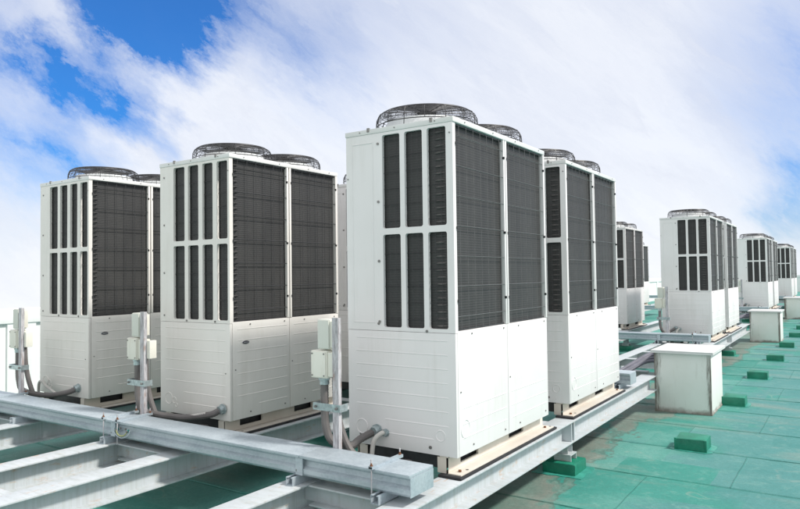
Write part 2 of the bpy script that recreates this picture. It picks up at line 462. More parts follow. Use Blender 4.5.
# ------------------------------------------------------------------ outdoor unit
def make_unit(kind):
    """kind 'A': blank service panel at left + three louver columns, 'B': four columns. Origin: near lower corner (right face x=0, front face y=0)."""
    A = kind == 'A'
    W = .68 if A else .70
    L = 1.21 if A else 1.085
    W1 = 'white' if A else 'white_old'
    root = empty('condensing_unit')
    seam = L*.503
    if A:
        cols = [(-.434,-.321),(-.291,-.181),(-.151,-.040)]
    else:
        cols = [(-.652+.099,-.652+.213),(-.400,-.303),(-.255-.004,-.163),(-.118,-.0215)]
        cols = [(-.556,-.440),(-.404,-.299),(-.259,-.158),(-.118,-.018)]
    rows = [(.637,1.131),(1.164,1.668)]
    ztop = 1.684
    F = lambda u,v,w: (u, -w, v)             # front face, w outward
    # upper front frame
    mb = MB()
    us = [-W] + [ (cols[0][0]-.02) ] + [ (cols[i][1]+cols[i+1][0])/2 for i in range(len(cols)-1) ] + [0]
    vs = [.618, (rows[0][1]+rows[1][0])/2, ztop]
    holes = {}
    for i, (a,b) in enumerate(cols):
        for j, (c,d) in enumerate(rows): holes[(i+1,j)] = (a,c,b,d)
    plate(mb, W1, F, us, vs, holes, .012, -.018)
    # returns on the outer edges
    mb.box((-.0135,.0005,.618),(-.0005,.030,ztop),W1)
    mb.box((-W,.0005,.618),(-W+.012,.04,ztop),W1)
    if A:
        # shallow raised door outline on the blank part
        a, b, z0, z1 = -W+.045, cols[0][0]-.062, .66, 1.635
        for (p0,p1) in (((a,z0),(a,z1)),((b,z0),(b,z1))):
            mb.prism([(p0[0]-.003,-.0005),(p0[0],-.003),(p0[0]+.003,-.0005)], 'z', z0, z1, W1) if False else mb.add(
                [(p0[0]-.003,0,z0),(p0[0]-.003,0,z1),(p0[0],-.003,z1),(p0[0],-.003,z0),(p0[0]+.003,0,z1),(p0[0]+.003,0,z0)], [(0,1,2,3),(3,2,4,5)], W1)
        for z in (z0,z1):
            mb.add([(a,0,z-.003),(b,0,z-.003),(b,-.003,z),(a,-.003,z),(b,0,z+.003),(a,0,z+.003)], [(0,1,2,3),(3,2,4,5)], W1)
        sx = cols[0][0]-.028
        for z in (1.625,1.31,.99,.665): screw(mb, F, sx, z, .0095)
        screw(mb, F, cols[0][0]-.035, .655, .009); screw(mb, F, cols[2][0]-.015, .62+.004, .009)
        screw(mb, F, -.017, 1.63, .005); screw(mb, F, -W+.012, 1.45, .005)
    else:
        for z in (1.61,1.28,.95,.66): screw(mb, F, -W+.045, z, .008)
        for c in (cols[0][1]+.02, cols[2][1]+.02): screw(mb, F, c, .628, .009)
        screw(mb, F, -.012, 1.6, .005)
    mb.build('front_frame', root)
    # lower front panel
    mb = MB()
    mb.box((-W,0,0),(0,.02,.6165),W1,.003)
    nl = 8
    for i in range(nl):
        z = .577 - i*.0715
        if A and i == 0: rib(mb, F, -W+.05, -.04, z, W1)
        else: rib(mb, F, (-W+.24 if i >= nl-2 else -W+.05), (-.13 if i == nl-1 else -.04), z, W1)
    knock(mb, F, -W+.09, .095, .038, W1)
    if A:
        knock(mb, F, -.095, .10, .027, W1)
        screw(mb, F, -.155, .035, .011)
        screw(mb, F, -.60, .052, .006)
    else:
        knock(mb, F, -W+.15, .085, .02, W1); knock(mb, F, -W+.17, .055, .012, W1)
        screw(mb, F, -.04, .3, .005); screw(mb, F, -.23, .03, .006)
    mb.build('front_panel', root)
    # coil with rounded corner
    mb = MB(); c0 = (-.022, .024); rr = .07
    poly = []
    x1, y1, x0, y0 = -.024, .026, -W+.03, L-.025
    for k in range(7):
        a = -PI/2 + k*PI/12; poly.append((x1-rr+rr*math.cos(a), y1+rr+rr*math.sin(a)))
    poly += [(x1, y0), (x0, y0), (x0, y1)]
    mb.prism(poly, 'z', .60, 1.69, 'fins')
    z = .652
    while z < 1.66:       # hairpin ends of the copper circuit at the coil's front corner
        if A: mb.tube([(-.128,.027,z),(-.105,.021,z-.001),(-.085,.0195,z-.001),(-.062,.021,z)], [.0012,.0042,.0042,.0015], 'hairpin', 5)
        else: mb.tube([(-.026,.045,z),(-.0205,.060,z-.001),(-.0205,.075,z-.001),(-.026,.100,z)], [.0012,.0042,.0042,.0012], 'hairpin', 5)
        z += .0355
    mb.build('coil', root, 30)
    # side (x = 0 face): posts, lower panels, wire guards
    G = lambda u,v,w: (w, u, v)
    mb = MB(); mb.box((-.02,seam-.021,.628),(.004,seam-.004,ztop),W1,.002)
    mb.build('side_post', root)
    mb = MB(); mb.box((-.02,seam+.006,.628),(.004,seam+.023,ztop),W1,.002); mb.build('side_post', root)
    mb = MB(); mb.box((-.03,L-.022,.628),(.004,L,ztop),W1,.002)
    mb.build('side_post', root)
    for (a, b, end) in ((.0225, seam-.002, 0), (seam+.002, L, 1)):
        mb = MB(); mb.box((-.02,a,0),(0,b,.626),W1,.0025)
        if A:
            for z in (.235,.155,.085):
                rib(mb, G, a+.03, b-.02, z, W1)
            if end == 0: knock(mb, G, a+.065, .13, .045, W1)
        else:
            for i in range(8):
                rib(mb, G, (a+.22 if i == 7 else a+.035), b-.02, .577-i*.0715, W1)
        for u in (a+.15, b-.05):
            screw(mb, G, u, .606, .006); screw(mb, G, u, .035, .006)
        screw(mb, G, a+.022, .32, .005)
        sp = mb.build('side_panel', root)
        if not A and end == 0:
            q = MB(); n = 20; cu, cv = a+.11, .49
            for s_, w, key in ((1.0,.002,'badge_light'),(.86,.0035,'badge')):
                vs = [G(cu+.032*s_*math.cos(2*PI*k/n), cv+.012*s_*math.sin(2*PI*k/n), ww) for ww in (0,w) for k in range(n)]
                q.add(vs, [tuple(range(n,2*n))]+[(k,(k+1)%n,n+(k+1)%n,n+k) for k in range(n)], key)
            q.box((.0035,cu-.02,cv-.0015),(.0045,cu+.02,cv+.002),'badge_light')
            q.build('badge', sp)
    wk = 'wire_grey' if A else 'wire'
    for (a, b) in ((.034, seam-.022), (seam+.024, L-.023)):
        mb = MB(); nv = 7 if A else 6; nh = 7
        for i in range(nv):
            y = a + (b-a)*(i+.5)/nv
            mb.tube([(-.004,y,.632),(-.004,y,1.682)], .0015 if A else .0022, wk, 4)
        for j in range(nh):
            z = .70 + (1.62-.70)*j/(nh-1)
            mb.tube([(-.001,a-.004,z),(-.001,b+.004,z)], 0.0019 if A else .0027, wk, 4)
        for e0, e1 in ((a-.007, a), (b, b+.007)):
            for z in (.78,1.15,1.58): mb.box((-.003,e0,z-.008),(.0085,e1,z+.006),'wire')
        mb.box((-.014,a-.001,.629),(-.009,b+.001,.636),'wire'); mb.box((-.014,a-.001,1.674),(-.009,b+.001,1.682),'wire')
        mb.build('wire_guard', root)
    # front guards: fine horizontal lines come from the coil; a few wires
    mb = MB()
    for (a, b) in cols:
        for k in range(2):
            x = a + (b-a)*(k+1)/3; mb.tube([(x,.012,.63),(x,.012,1.675)], .0012, 'wire', 4)
    for j in range(12):
        z = .68+j*.087; mb.tube([(cols[0][0]-.01,.0135,z),(cols[-1][1]+.01,.0135,z)], .0012, 'wire', 4)
    mb.build('front_guard', root)
    # far faces
    mb = MB(); mb.box((-W,L-.012,0),(-.031,L-.001,ztop),W1)
    mb.build('rear_panel', root)
    mb = MB(); mb.box((-W+.0005,.041,0),(-W+.015,L-.013,ztop),W1)
    mb.build('left_panel', root)
    # lid
    mb = MB()
    mb.box((-W-.004,-.004,ztop+.0005),(.006,L+.004,HU+.012),'lid',.004)
    for u in (-W+.10,-W+.33,-.10): screw(mb, lambda a,b,w:(a,-.004-w,b), u, HU-.001, .004)
    for u in (.12,.45,.75,L-.1): screw(mb, lambda a,b,w:(.006+w,a,b), u, HU-.001, .004)
    for u in (-W+.15,-.13): mb.box((u,-.008,HU-.004),(u+.014,.004,HU+.018),'screw')
    mb.build('lid', root)
    RF = .275 if A else .262
    fan_set(root, -W/2+.005, .305 if A else .345, RF); fan_set(root, -W/2+.005, L-.295 if A else L-.215, RF)
    # base: cream rails with fork openings, flange, rubber pads
    for (xa, sgn) in ((-.055,1),(-W+.055,-1)):
        mb = MB(); t = .004*sgn
        x0, x1 = sorted((xa-t, xa))
        slots = [(.13,.33),(.72*L/1.21,.93*L/1.21)]
        us = [.004, .08,.40,.65,L-.17 if False else 1.0*L/1.21, L+.03]
        us = [.004, .08, .40, .65*L/1.21, 1.0*L/1.21, L+.03]
        holes = {(1,0):(slots[0][0],-.056,slots[0][1],-.006), (3,0):(slots[1][0],-.056,slots[1][1],-.006)}
        R_ = lambda u,v,w: (xa+w*sgn, u, v)
        plate(mb, 'cream', R_, us, [-.079,-.0005], holes, .004, -.012)
        mb.box((min(xa,xa+.075*sgn),.000,-.085),(max(xa,xa+.075*sgn),L+.035,-.0795),'cream')
        mb.box((min(xa,xa-.05*sgn),.004,-.006),(max(xa,xa-.05*sgn)-0,L+.03,-.001),'cream')
        xe = xa-.014*sgn
        mb.box((min(xe,xe-.05*sgn),.006,-.085),(max(xe,xe-.05*sgn),.012,-.007),'cream')
        mb.box((min(xe,xe-.003*sgn),.40,-.079),(max(xe,xe-.003*sgn),.65,-.007),'cream')
        for y in (.05,L-.03):
            mb.tube([(xa+.04*sgn,y,-.079),(xa+.04*sgn,y,-.070)], .009, 'rust', 6)
            mb.tube([(xa+.055*sgn,y+.05,-.079),(xa+.055*sgn,y+.05,-.0775)], .008, 'screw', 8)
        mb.build('base_rail', root)
        mb = MB(); a, b = sorted((xa-.045*sgn, xa+.087*sgn))
        mb.box((a,-.025,-.0995),(b,L+.06,-.0855),'rubber',.004)
        mb.build('rubber_pad', root)
    mb = MB(); mb.box((-W+.085,.03,-.070),(-.085,L-.02,-.0015),'wire'); mb.build('shade_backing', root)  # dark box standing in for the shade behind slots and under the casing
    return root, W, L

UA, WA, LA = make_unit('A')
UB, WB, LB = make_unit('B')
G2, G3, G4 = 7.45, 15.5, 23.5
units = [
 ('A', 0, 0, 'large white unit closest to the camera, blank panel left of three dark louver columns', 'a'),
 ('B', -1.640, .006, 'white unit with four louver columns, middle of the front row behind the cable tray', 'a'),
 ('B', -3.205, 0, 'leftmost white unit, four louver columns, standing nearest the parapet wall', 'a'),
 ('A', 0, 1.61, 'white unit on the same beam directly behind the largest unit, one louver column showing', 'a'),
 ('A', -1.53, 1.61, 'white unit glimpsed only as a pale strip between the middle unit and the largest unit', 'a'),
 ('B', -3.22, 1.61, 'white unit hidden behind the four-column middle unit', 'a'),
 ('A', 0, G2+.02, 'white unit with three louver columns right behind the second steel cable tray', 'b'),
 ('A', 0, G2+1.61, 'white unit close behind the one at the second cable tray, its side grilles showing', 'b'),
 ('A', -1.62, G2+1.61, 'shaded narrow-looking unit just past the right edge of the largest pair of units', 'b'),
 ('A', 0, G3, 'small distant unit behind the second white riser box, three louver columns showing', 'b'),
 ('A', 0, G3+1.6, 'small distant unit tucked behind the one at the second riser box', 'b'),
 ('A', -3.42, G3+1.45, 'very narrow distant unit left of the junction box post, only its dark side showing', 'b'),
 ('A', 0, G4, 'tiny farthest front unit above the third riser box at the right edge', 'b'),
 ('A', 0, G4+1.6, 'farthest unit of all, dark side sliver at the right edge of the picture', 'b'),
]
first = {'A': UA, 'B': UB}
used = {}
for kind, x, y, lab, _ in units:
    o = first[kind] if kind not in used else copy_tree(first[kind])
    used[kind] = 1
    o.location = (x, y, 0)
    tag(o, lab, 'air conditioner', 'white outdoor air conditioning units')

# ------------------------------------------------------------------ steel support frames
def hbeam(mb, x0, x1, ya, yb, zt=-.10, h=.145, tf=.009, tw=.007, key='beam'):
    xc = (x0+x1)/2
    mb.box((x0,ya,zt-tf),(x1,yb,zt),key,.0015)
    mb.box((x0,ya,zt-h),(x1,yb,zt-h+tf),key,.0015)
    mb.box((xc-tw/2,ya+.001,zt-h+tf),(xc+tw/2,yb-.001,zt-tf),key)
def cbeam(mb, xa, xb, y0, y1, zt=-.104, h=.10, tf=.008, tw=.006, key='beam'):
    yc = (y0+y1)/2
    mb.box((xa,y0,zt-tf),(xb,y1,zt),key,.0015)
    mb.box((xa,y0,zt-h),(xb,y1,zt-h+tf),key,.0015)
    mb.box((xa+.001,yc-tw/2,zt-h+tf),(xb-.001,yc+tw/2,zt-tf),key)
def block_mb(x, y, w=.235, d=.235, h=.078, key='gblock'):
    mb = MB()
    mb.box((x-w/2,y-d/2,ZR-.014),(x+w/2,y+d/2,ZR+h),key,.017)
    return wear(mb, .0025)
M['coat'] = simple('green_coating_smear', (.045,.29,.225), .35, 0, .3, 12)
def wear(mb, amt=.004):
    rnd = random.Random(len(mb.v))
    mb.v = [(x+rnd.uniform(-amt,amt), y+rnd.uniform(-amt,amt), z+rnd.uniform(-amt,amt)*.7) for x,y,z in mb.v]
    return mb
def pad_apron(mb, x, y, w=.235, d=.235):
    # thin coating skirt smeared on the roof round the block
    poly = []
    for i in range(24):
        a = 2*PI*i/24; k = max(abs(math.cos(a)), abs(math.sin(a)))
        r = 1/k**.8*(1+.12*random.random())
        poly.append((x+math.cos(a)*r*(w/2+.05), y+math.sin(a)*r*(d/2+.04)))
    mb.prism(poly, 'z', ZR+.0005, ZR+.004, 'coat')
def stiff(mb, xc, x0, x1, y, side=1):
    # full-depth stiffener plate between the flanges
    a, b = (xc+.004, x1-.006) if side > 0 else (x0+.006, xc-.004)
    mb.box((a,y,-.2355),(b,y+.012,-.1095),'beam')
def make_frame(label, bl, br, ya, yb, ya_r, yb_r, crosses, posts, group='steel beam frames on the roof'):
    root = empty('steel_frame', ((bl[0]+br[1])/2, (ya+yb)/2, ZR))
    parts = []
    for (x0,x1), a, b in ((bl, ya, yb), (br, ya_r, yb_r)):
        mb = MB(); hbeam(mb, x0, x1, a, b)
        for y, s_ in posts:
            if a < y < b:
                stiff(mb, (x0+x1)/2, x0, x1, y, 1); stiff(mb, (x0+x1)/2, x0, x1, y-.055, 1); stiff(mb, (x0+x1)/2, x0, x1, y, -1)
        parts.append(mb.build('beam', None))
        for y, s_ in posts:
            if a < y < b and s_:
                xc = (x0+x1)/2
                q = MB(); z1 = -.2455
                q.box((xc-.035,y-.045,ZR+.125),(xc+.035,y-.039,z1),'beam'); q.box((xc-.035,y+.039,ZR+.125),(xc+.035,y+.045,z1),'beam')
                q.box((xc-.003,y-.039,ZR+.125),(xc+.003,y+.039,z1),'beam')
                q.box((xc-.075,y-.07,z1+.0005),(xc+.075,y+.07,z1+.006) if False else (xc+.07,y+.06,z1+.0005),'beam') if False else None
                # short foot channel with an open end
                q.box((xc-.06,y-.06,ZR+.117),(xc+.06,y+.06,ZR+.1245),'beam'); q.box((xc-.06,y-.055,ZR+.079),(xc+.06,y-.048,ZR+.117),'beam')
                q.box((xc-.06,y+.048,ZR+.079),(xc+.06,y+.055,ZR+.117),'beam'); q.box((xc-.04,y-.048,ZR+.079),(xc-.034,y+.048,ZR+.117),'beam')
                parts.append(q.build('post', None))
                q = block_mb(xc-.01, y+.005); pad_apron(q, xc-.01, y+.005); parts.append(q.build('footing', None))
    for y in crosses:
        q = MB()
        xl = (bl[0]+bl[1])/2+.0045; xr = (br[0]+br[1])/2-.0045
        q.box((0,0,0),(0,0,0),'beam') if False else None
        # flanges are coped to butt against the main flanges; web runs through to the main webs
        yc = y
        q.box((bl[1]+.001,yc-.05,-.112),(br[0]-.001,yc+.05,-.104),'beam',.0015)
        q.box((bl[1]+.001,yc-.05,-.204),(br[0]-.001,yc+.05,-.196),'beam',.0015)
        q.box((xl,yc-.003,-.196),(xr,yc+.003,-.112),'beam')
        parts.append(q.build('cross_beam', None))
    for p in parts:
        p.parent = root; p.matrix_parent_inverse = Matrix.Identity(4)
        p.location = tuple(-c for c in root.location)
    return tag(root, label, 'steel frame', group)
PX = {'L':((-3.95,-3.80),(-3.345,-3.20)), 'M':((-2.295,-2.145),(-1.712,-1.565)), 'R':((-.722,-.580),(-.100,.045))}
po1 = [(-2.0,1),(1.57,1)]
make_frame('pale steel beam pair under the leftmost unit, running out at the left edge', *PX['L'], -2.3, 4.4, -2.3, 4.4, [-1.35,-.40,1.42,3.3], po1)
make_frame('pale rusty beam pair in the left foreground, carrying the middle unit', *PX['M'], -2.3, 5.4, -2.3, 5.4, [-1.33,-.40,1.42,3.3,5.0], po1+[(4.2,1)])
make_frame('white steel beam pair carrying the largest unit, its long beam leading to the riser box', *PX['R'], -2.3, 6.72, -2.3, 3.93, [-1.35,-.40,1.42,2.95,3.70,4.20,5.15,5.95], po1)
po2 = [(9.02,1)]
make_frame('steel beam pair under the three-column unit at the second cable tray', *PX['R'], 6.76, 13.2, 6.76, 11.44, [7.06,8.85,10.9,11.6], po2)
make_frame('steel beam pair under the shaded unit seen between the two rows of units', *PX['M'], 6.5, 11.6, 6.5, 11.6, [7.06,8.85,10.9], po2)
make_frame('distant steel beam pair leading past the second riser box', *PX['R'], G3-.7, G3+4.3, G3-.7, G3+3.8, [G3-.4,G3+1.4,G3+3.3], [(G3+1.57,1)])
make_frame('faint distant steel beam pair low between the grey unit and the junction box post', (-4.15,-4.0), (-3.54,-3.4), G3-.7, G3+4.3, G3-.7, G3+4.3, [G3-.4,G3+1.4], [(G3+1.57,1)])
make_frame('farthest steel beam pair at the right edge of the picture', *PX['R'], G4-.7, G4+4.3, G4-.7, G4+3.8, [G4-.4,G4+1.4], [(G4+1.57,1)])

# ------------------------------------------------------------------ cable trays
def make_tray(xa, xb, y0, y1, z0=-.058, z1=.042, clamps=(), legs=(), joint=None, oy=0):
    root = empty('cable_tray', ((xa+xb)/2, (y0+y1)/2, z0))
    parts = []
    mb = MB()
    yf = y0+.004
    # side profile: rolled lip, recess, half-round bead
    poly = [(y1-.003,z0),(yf+.010,z0),(yf,z0+.012),(yf,z0+.034),(yf+.018,z0+.046),(yf+.020,z0+.070),(yf+.012,z0+.078),(yf+.012,z1-.0145),(y1-.003,z1-.0145)]
    mb.prism(poly, 'x', xa+.002, xb-.003, 'galv')
    parts.append(mb.build('tray_body'))
    mb = MB(); 
    xs = [xa]; 
    k = xa
    joints = sorted(j for j in (joint or []) if xa < j < xb)
    edges = [xa]+joints+[xb]
    for a, b in zip(edges[:-1], edges[1:]):
        q = MB(); q.box((a+.0012,y0-.004,z1-.014),(b-.0012,y1,z1),'galv',.002)
        parts.append(q.build('tray_lid'))
    q = MB(); q.box((xb-.0025,y0+.0015,z0+.001),(xb+.001,y1-.0015,z1-.0145),'galv'); parts.append(q.build('end_plate'))
    for x in joints:
        q = MB(); q.box((x-.022,y0-.0035,z0+.004),(x+.022,y0+.0035,z1-.0145),'galv'); q.box((x-.02,y0-.0045,z0+.02),(x-.014,y0-.0036,z0+.03),'screw')
        parts.append(q.build('joint_plate'))
    for x in clamps:   # bar across the lid + two threaded rods
        q = MB()
        yb_ = y1+.035
        q.box((x-.011,y0-.02,z1+.0005),(x+.011,yb_,z1+.014),'galv'); q.box((x-.009,y0-.0205,z1+.003),(x+.009,y0-.0195,z1+.0115),'rubber')
        for yy in (y0-.012, yb_-.012):
            q.tube([(x,yy,-.095),(x,yy,z1+.044)], .0035, 'oldzinc', 6)
            q.tube([(x,yy,z1+.0145),(x,yy,z1+.020)], .0075, 'rust', 6)
            q.tube([(x,yy,z1+.0205),(x,yy,z1+.028)], .0042, 'rust', 6)
        parts.append(q.build('clamp_bar'))
    for x in legs:     # short channel the tray rests on
        q = MB(); a, b = x-.022, x+.022
        zb, zt = -.0995, z0-.0005
        q.box((a,y0-.045,zb),(b,y1+.04,zb+.004),'galv'); q.box((a,y0-.045,zb+.004),(a+.004,y1+.04,zt),'galv')
        q.box((b-.004,y0-.045,zb+.004),(b,y1+.04,zt),'galv'); q.box((a+.004,y0-.045,zt-.004),(a+.012,y1+.04,zt),'galv'); q.box((b-.012,y0-.045,zt-.004),(b-.004,y1+.04,zt),'galv')
        parts.append(q.build('support_channel'))
    for p in parts:
        p.parent = root; p.location = tuple(-c for c in root.location)
    return root
tray = make_tray(-5.6, .03, -.475, -.280, clamps=(-.17,-2.235,-2.09,-3.62), legs=(-.64,-.13,-2.20,-3.30,-3.86), joint=(-.615,-2.15))
tag(tray, 'long galvanised steel cable tray crossing the foreground over the beams', 'cable tray', 'galvanised cable trays')
def shifted(o, dx, dy, label):
    c = copy_tree(o); c.location = (o.location.x+dx, o.location.y+dy, o.location.z); c['label'] = label; return c
shifted(tray, 0.0, 7.42, 'bluish cable tray seen beyond the first riser box, in front of the three-column unit')
shifted(tray, 0, G3-.0, 'small distant cable tray behind the second riser box')
shifted(tray, 0, G4-.0, 'farthest cable tray glimpsed near the right edge')
t3 = make_tray(-2.6, .045, 2.98, 3.17, z0=-.062, z1=.038, legs=(-.06,-.64), joint=(-.9,))
tag(t3, 'short speckled steel tray end poking out behind the second unit of the right pair', 'cable tray', 'galvanised cable trays')

# bonding jumper on the tray joint
mb = MB()
for i, x0 in enumerate((-2.10,-1.99)):
    mb.tube([(x0,-.4755,-.005),(x0,-.486,-.005)], .010, 'copper', 8)
    mb.tube([(x0,-.486,-.005),(x0,-.494,-.005)], .006, 'screw', 6)
mb.tube(spline([(-2.10,-.488,-.005),(-2.08,-.492,-.028),(-2.045,-.494,-.036),(-2.01,-.492,-.028),(-1.99,-.488,-.005)], 6), .004, 'yellowgreen', 6)
mb.tube(spline([(-2.125,-.487,.002),(-2.11,-.49,-.03),(-2.045,-.493,-.048),(-1.98,-.49,-.03),(-1.965,-.487,.002)], 6), .0035, 'galv', 6)
for x0 in (-2.07,-2.02): mb.tube([(x0,-.4755,.004),(x0,-.484,.004)], .006, 'screw', 6)
tag(mb.build('bonding_jumper', origin=(-2.045,-.48,-.05)), 'braided bonding jumper with green terminals bolted to the tray side', 'cable')

# ------------------------------------------------------------------ junction box stands
def make_stand(bx, label, variant=0):
    y = -.262
    root = empty('junction_box_stand', (bx, y, -.0995)); parts = []
    w = .0195
    q = MB(); z0, z1 = (-.0990, .700)
    q.box((bx-w,y-.022,z0),(bx+w,y-.018,z1),'oldzinc'); q.box((bx-w,y-.018,z0),(bx-w+.004,y+.002,z1),'oldzinc'); q.box((bx+w-.004,y-.018,z0),(bx+w,y+.002,z1),'oldzinc')
    q.box((bx-.045,y-.02,z0-.0) if False else (bx-w+.0041,y-.0179,z0+.0002),(bx+w-.0041,y+.002,z0+.004),'oldzinc')
    parts.append(q.build('post'))
    q = MB(); q.box((bx-.130,y-.006,.535),(bx-.048,y+.055,.690),'ivory_dull',.006); q.box((bx-.126,y-.011,.540),(bx-.052,y-.0062,.685),'ivory_dull',.002)
    q.box((bx-.0478,y-.004,.545),(bx-w-.001,y+.05,.68),'ivory',.003)
    parts.append(q.build('upper_box'))
    q = MB(); q.box((bx-.172,y-.012,.385),(bx-.065,y+.060,.528),'ivory',.006); q.box((bx-.0648,y-.006,.395),(bx-w-.001,y+.055,.52),'ivory',.005)
    if variant: q.box((bx+w+.001,y-.002,.400),(bx+w+.032,y+.05,.515),'ivory',.004); q.box((bx-w-.001,y+.004,.41),(bx+w+.001,y+.045,.50),'ivory')
    q.box((bx-.166,y-.018,.391),(bx-.071,y-.0122,.522),'ivory',.002)
    for a, b in ((bx-.158,.40),(bx-.079,.40),(bx-.158,.512),(bx-.079,.512)): screw(q, lambda u,v,w_:(u,y-.018-w_,v), a, b, .005)
    parts.append(q.build('lower_box'))
    q = MB(); q.box((bx-.145,y-.030,.225),(bx+.035,y-.0235,.262),'gland'); q.box((bx-.145,y-.0235,.225),(bx-.141,y+.06,.262),'gland'); q.box((bx+.031,y-.0235,.225),(bx+.035,y+.03,.262),'gland')
    for a in (bx-.125, bx+.012): q.tube([(a,y-.030,.243),(a,y-.040,.243)], .007, 'screw', 6)
    parts.append(q.build('clamp'))
    for p in parts:
        p.parent = root; p.location = tuple(-c for c in root.location)
    return tag(root, label, 'junction box', 'junction boxes on zinc posts')
def ribbed(pts, r, key, step=.0075):
    P = spline(pts, 14)
    # resample evenly
    d = [0]
    for a, b in zip(P[:-1], P[1:]): d.append(d[-1]+(b-a).length)
    n = max(4, int(d[-1]/step)); out = []; j = 0
    for i in range(n+1):
        t = d[-1]*i/n
        while j < len(d)-2 and d[j+1] < t: j += 1
        s_ = (t-d[j])/max(1e-9, d[j+1]-d[j]); out.append(P[j].lerp(P[j+1], s_))
    return out, [r*(1.0 if i % 2 else .93) for i in range(len(out))]
def make_conduit(bx, gx, gz, label):
    y = -.262
    root = empty('flexible_conduit', (bx-.12, y+.05, .1)); parts = []
    sx = bx-.110
    pts = [(sx,y+.022,.375),(sx,y+.022,.25),(sx+.004,y+.026,.13),(sx+.03,y+.050,.050),((sx+gx)/2,y+.13,.018),(gx-.07,y+.20,.040),(gx-.02,-.022,gz-.012),(gx,-.004,gz)]
    p, r = ribbed(pts, .0215, 'conduit'); q = MB(); q.tube(p, r, 'conduit', 10); parts.append(q.build('hose'))
    q = MB(); q.tube([(gx-.004,-.030,gz-.005),(gx,-.012,gz),(gx,-.001,gz)], [.0265,.0275,.0275], 'gland', 14); q.tube([(gx,-.010,gz),(gx,-.0005,gz)], .034, 'gland', 8)
    parts.append(q.build('gland')); q = MB(); q.tube([(sx,y+.022,.3845),(sx,y+.022,.35)], .026, 'gland', 12); q.tube([(sx,y+.022,.3845),(sx,y+.022,.374)], .031, 'gland', 8)
    parts.append(q.build('gland'))
    for p_ in parts: p_.parent = root; p_.location = tuple(-c for c in root.location)
    return tag(root, label, 'conduit', 'grey flexible conduits')
def hose_thing(name, pts, r, key, label, cat, glands=(), ribs=True, group=None):
    root = empty(name, pts[0]); q = MB()
    if ribs: p, rr = ribbed(pts, r, key)
    else: p, rr = spline(pts, 10), r
    q.tube(p, rr, key, 9); parts = [q.build('hose')]
    for g in glands:
        q = MB(); q.tube([(g[0],-.022,g[2]),(g[0],-.001,g[2])], r*1.35, 'gland', 12); q.tube([(g[0],-.008,g[2]),(g[0],-.0005,g[2])], r*1.75, 'gland', 8); parts.append(q.build('gland'))
    for p_ in parts: p_.parent = root; p_.location = tuple(-Vector(root.location))
    return tag(root, label, cat, group)
st = {}
for key, bx, gx, gz, who in (('M',-.540,-.499+.012,.084,'the largest unit'),('2',-2.135,-1.700,.075,'the middle four-column unit'),('1',-3.660,-3.337,.074,'the leftmost unit')):
    s1 = make_stand(bx, {'M':'tallest-looking zinc post with white junction boxes left of the largest unit',
                         '2':'zinc post with ivory junction boxes between the leftmost and middle units',
                         '1':'zinc post with yellowed junction boxes at the left edge by the parapet'}[key], 0 if key == 'M' else 1)
    c1 = make_conduit(bx, gx, gz, 'grey ribbed conduit curving from junction boxes into the front of ' + who)
    y = -.262; sx = bx-.058
    c2 = hose_thing('flexible_conduit', [(sx,y+.045,.390),(sx,y+.055,.24),(sx+.02,y+.075,.10),(sx+.075,y+.10,-.01),(sx+.16,y+.17,-.055),(sx+.30,y+.30,-.07),(sx+.42,y+.40,-.08)], .0185, 'conduit',
        'darker second conduit dropping behind the post and under ' + who, 'conduit', group='grey flexible conduits')
    if key == 'M':
        w = hose_thing('white_hose', [(-.430,-.003,.077),(-.440,-.03,.078),(-.462,-.06,.05),(-.468,-.075,-.005),(-.462,-.08,-.06),(-.44,-.06,-.09)], .0125, 'conduit_light', 'thin white hose arching down from a gland on the largest unit', 'hose', glands=((-.430,0,.077),), ribs=False, group='thin pale hoses')
    elif key == '2':
        w = hose_thing('white_hose', [(-2.24,-.03,-.05),(-2.235,-.035,-.012),(-2.20,-.05,.0),(-2.12,-.08,-.005),(-1.98,-.12,.018),(-1.86,-.10,.035),(-1.78,-.07,.05)], .011, 'conduit_light', 'thin white hose lying along the grey conduit of the middle unit', 'hose', ribs=False, group='thin pale hoses')
    else:
        w = hose_thing('grey_hose', [(-3.86,-.03,-.06),(-3.86,-.035,.02),(-3.82,-.05,.085),(-3.76,-.06,.10),(-3.69,-.06,.065),(-3.60,-.07,.045),(-3.50,-.09,.03)], .011, 'conduit_light', 'thin pale hose looping up in front of the leftmost unit', 'hose', ribs=False, group='thin pale hoses')
    st[key] = (s1, c1, c2, w)
# copies further back
for (dy, dx, key, words) in ((7.44, 0, 'M', 'the three-column unit at the second cable tray'), (G3-.02, 0, 'M', 'the small distant unit behind the second riser box')):
    s1, c1, c2, w = st[key]
    shifted(s1, dx, dy, 'zinc post with junction boxes beside ' + words)
    shifted(c1, dx, dy, 'grey conduit at the foot of ' + words)
    shifted(w, dx, dy, 'pale hose at the foot of ' + words)

# dark steel brace structure beside the far junction box post
rt = empty('pipe_bracket', (-.62, 7.9, ZR)); parts = []
q = MB(); q.box((-.60,7.60,ZR+.002),(-.56,7.64,.02),'conduit'); parts.append(q.build('upright'))
q = MB(); q.box((-.60,8.30,ZR+.002),(-.56,8.34,.02),'conduit'); parts.append(q.build('upright'))
q = MB(); q.box((-1.45,7.605,-.045),(-.5,7.635,-.005),'conduit'); parts.append(q.build('rail'))
for p in parts: p.parent = rt; p.location = tuple(-c for c in rt.location)
tag(rt, 'dark grey pipe bracket between the shaded unit and the three-column unit', 'bracket')

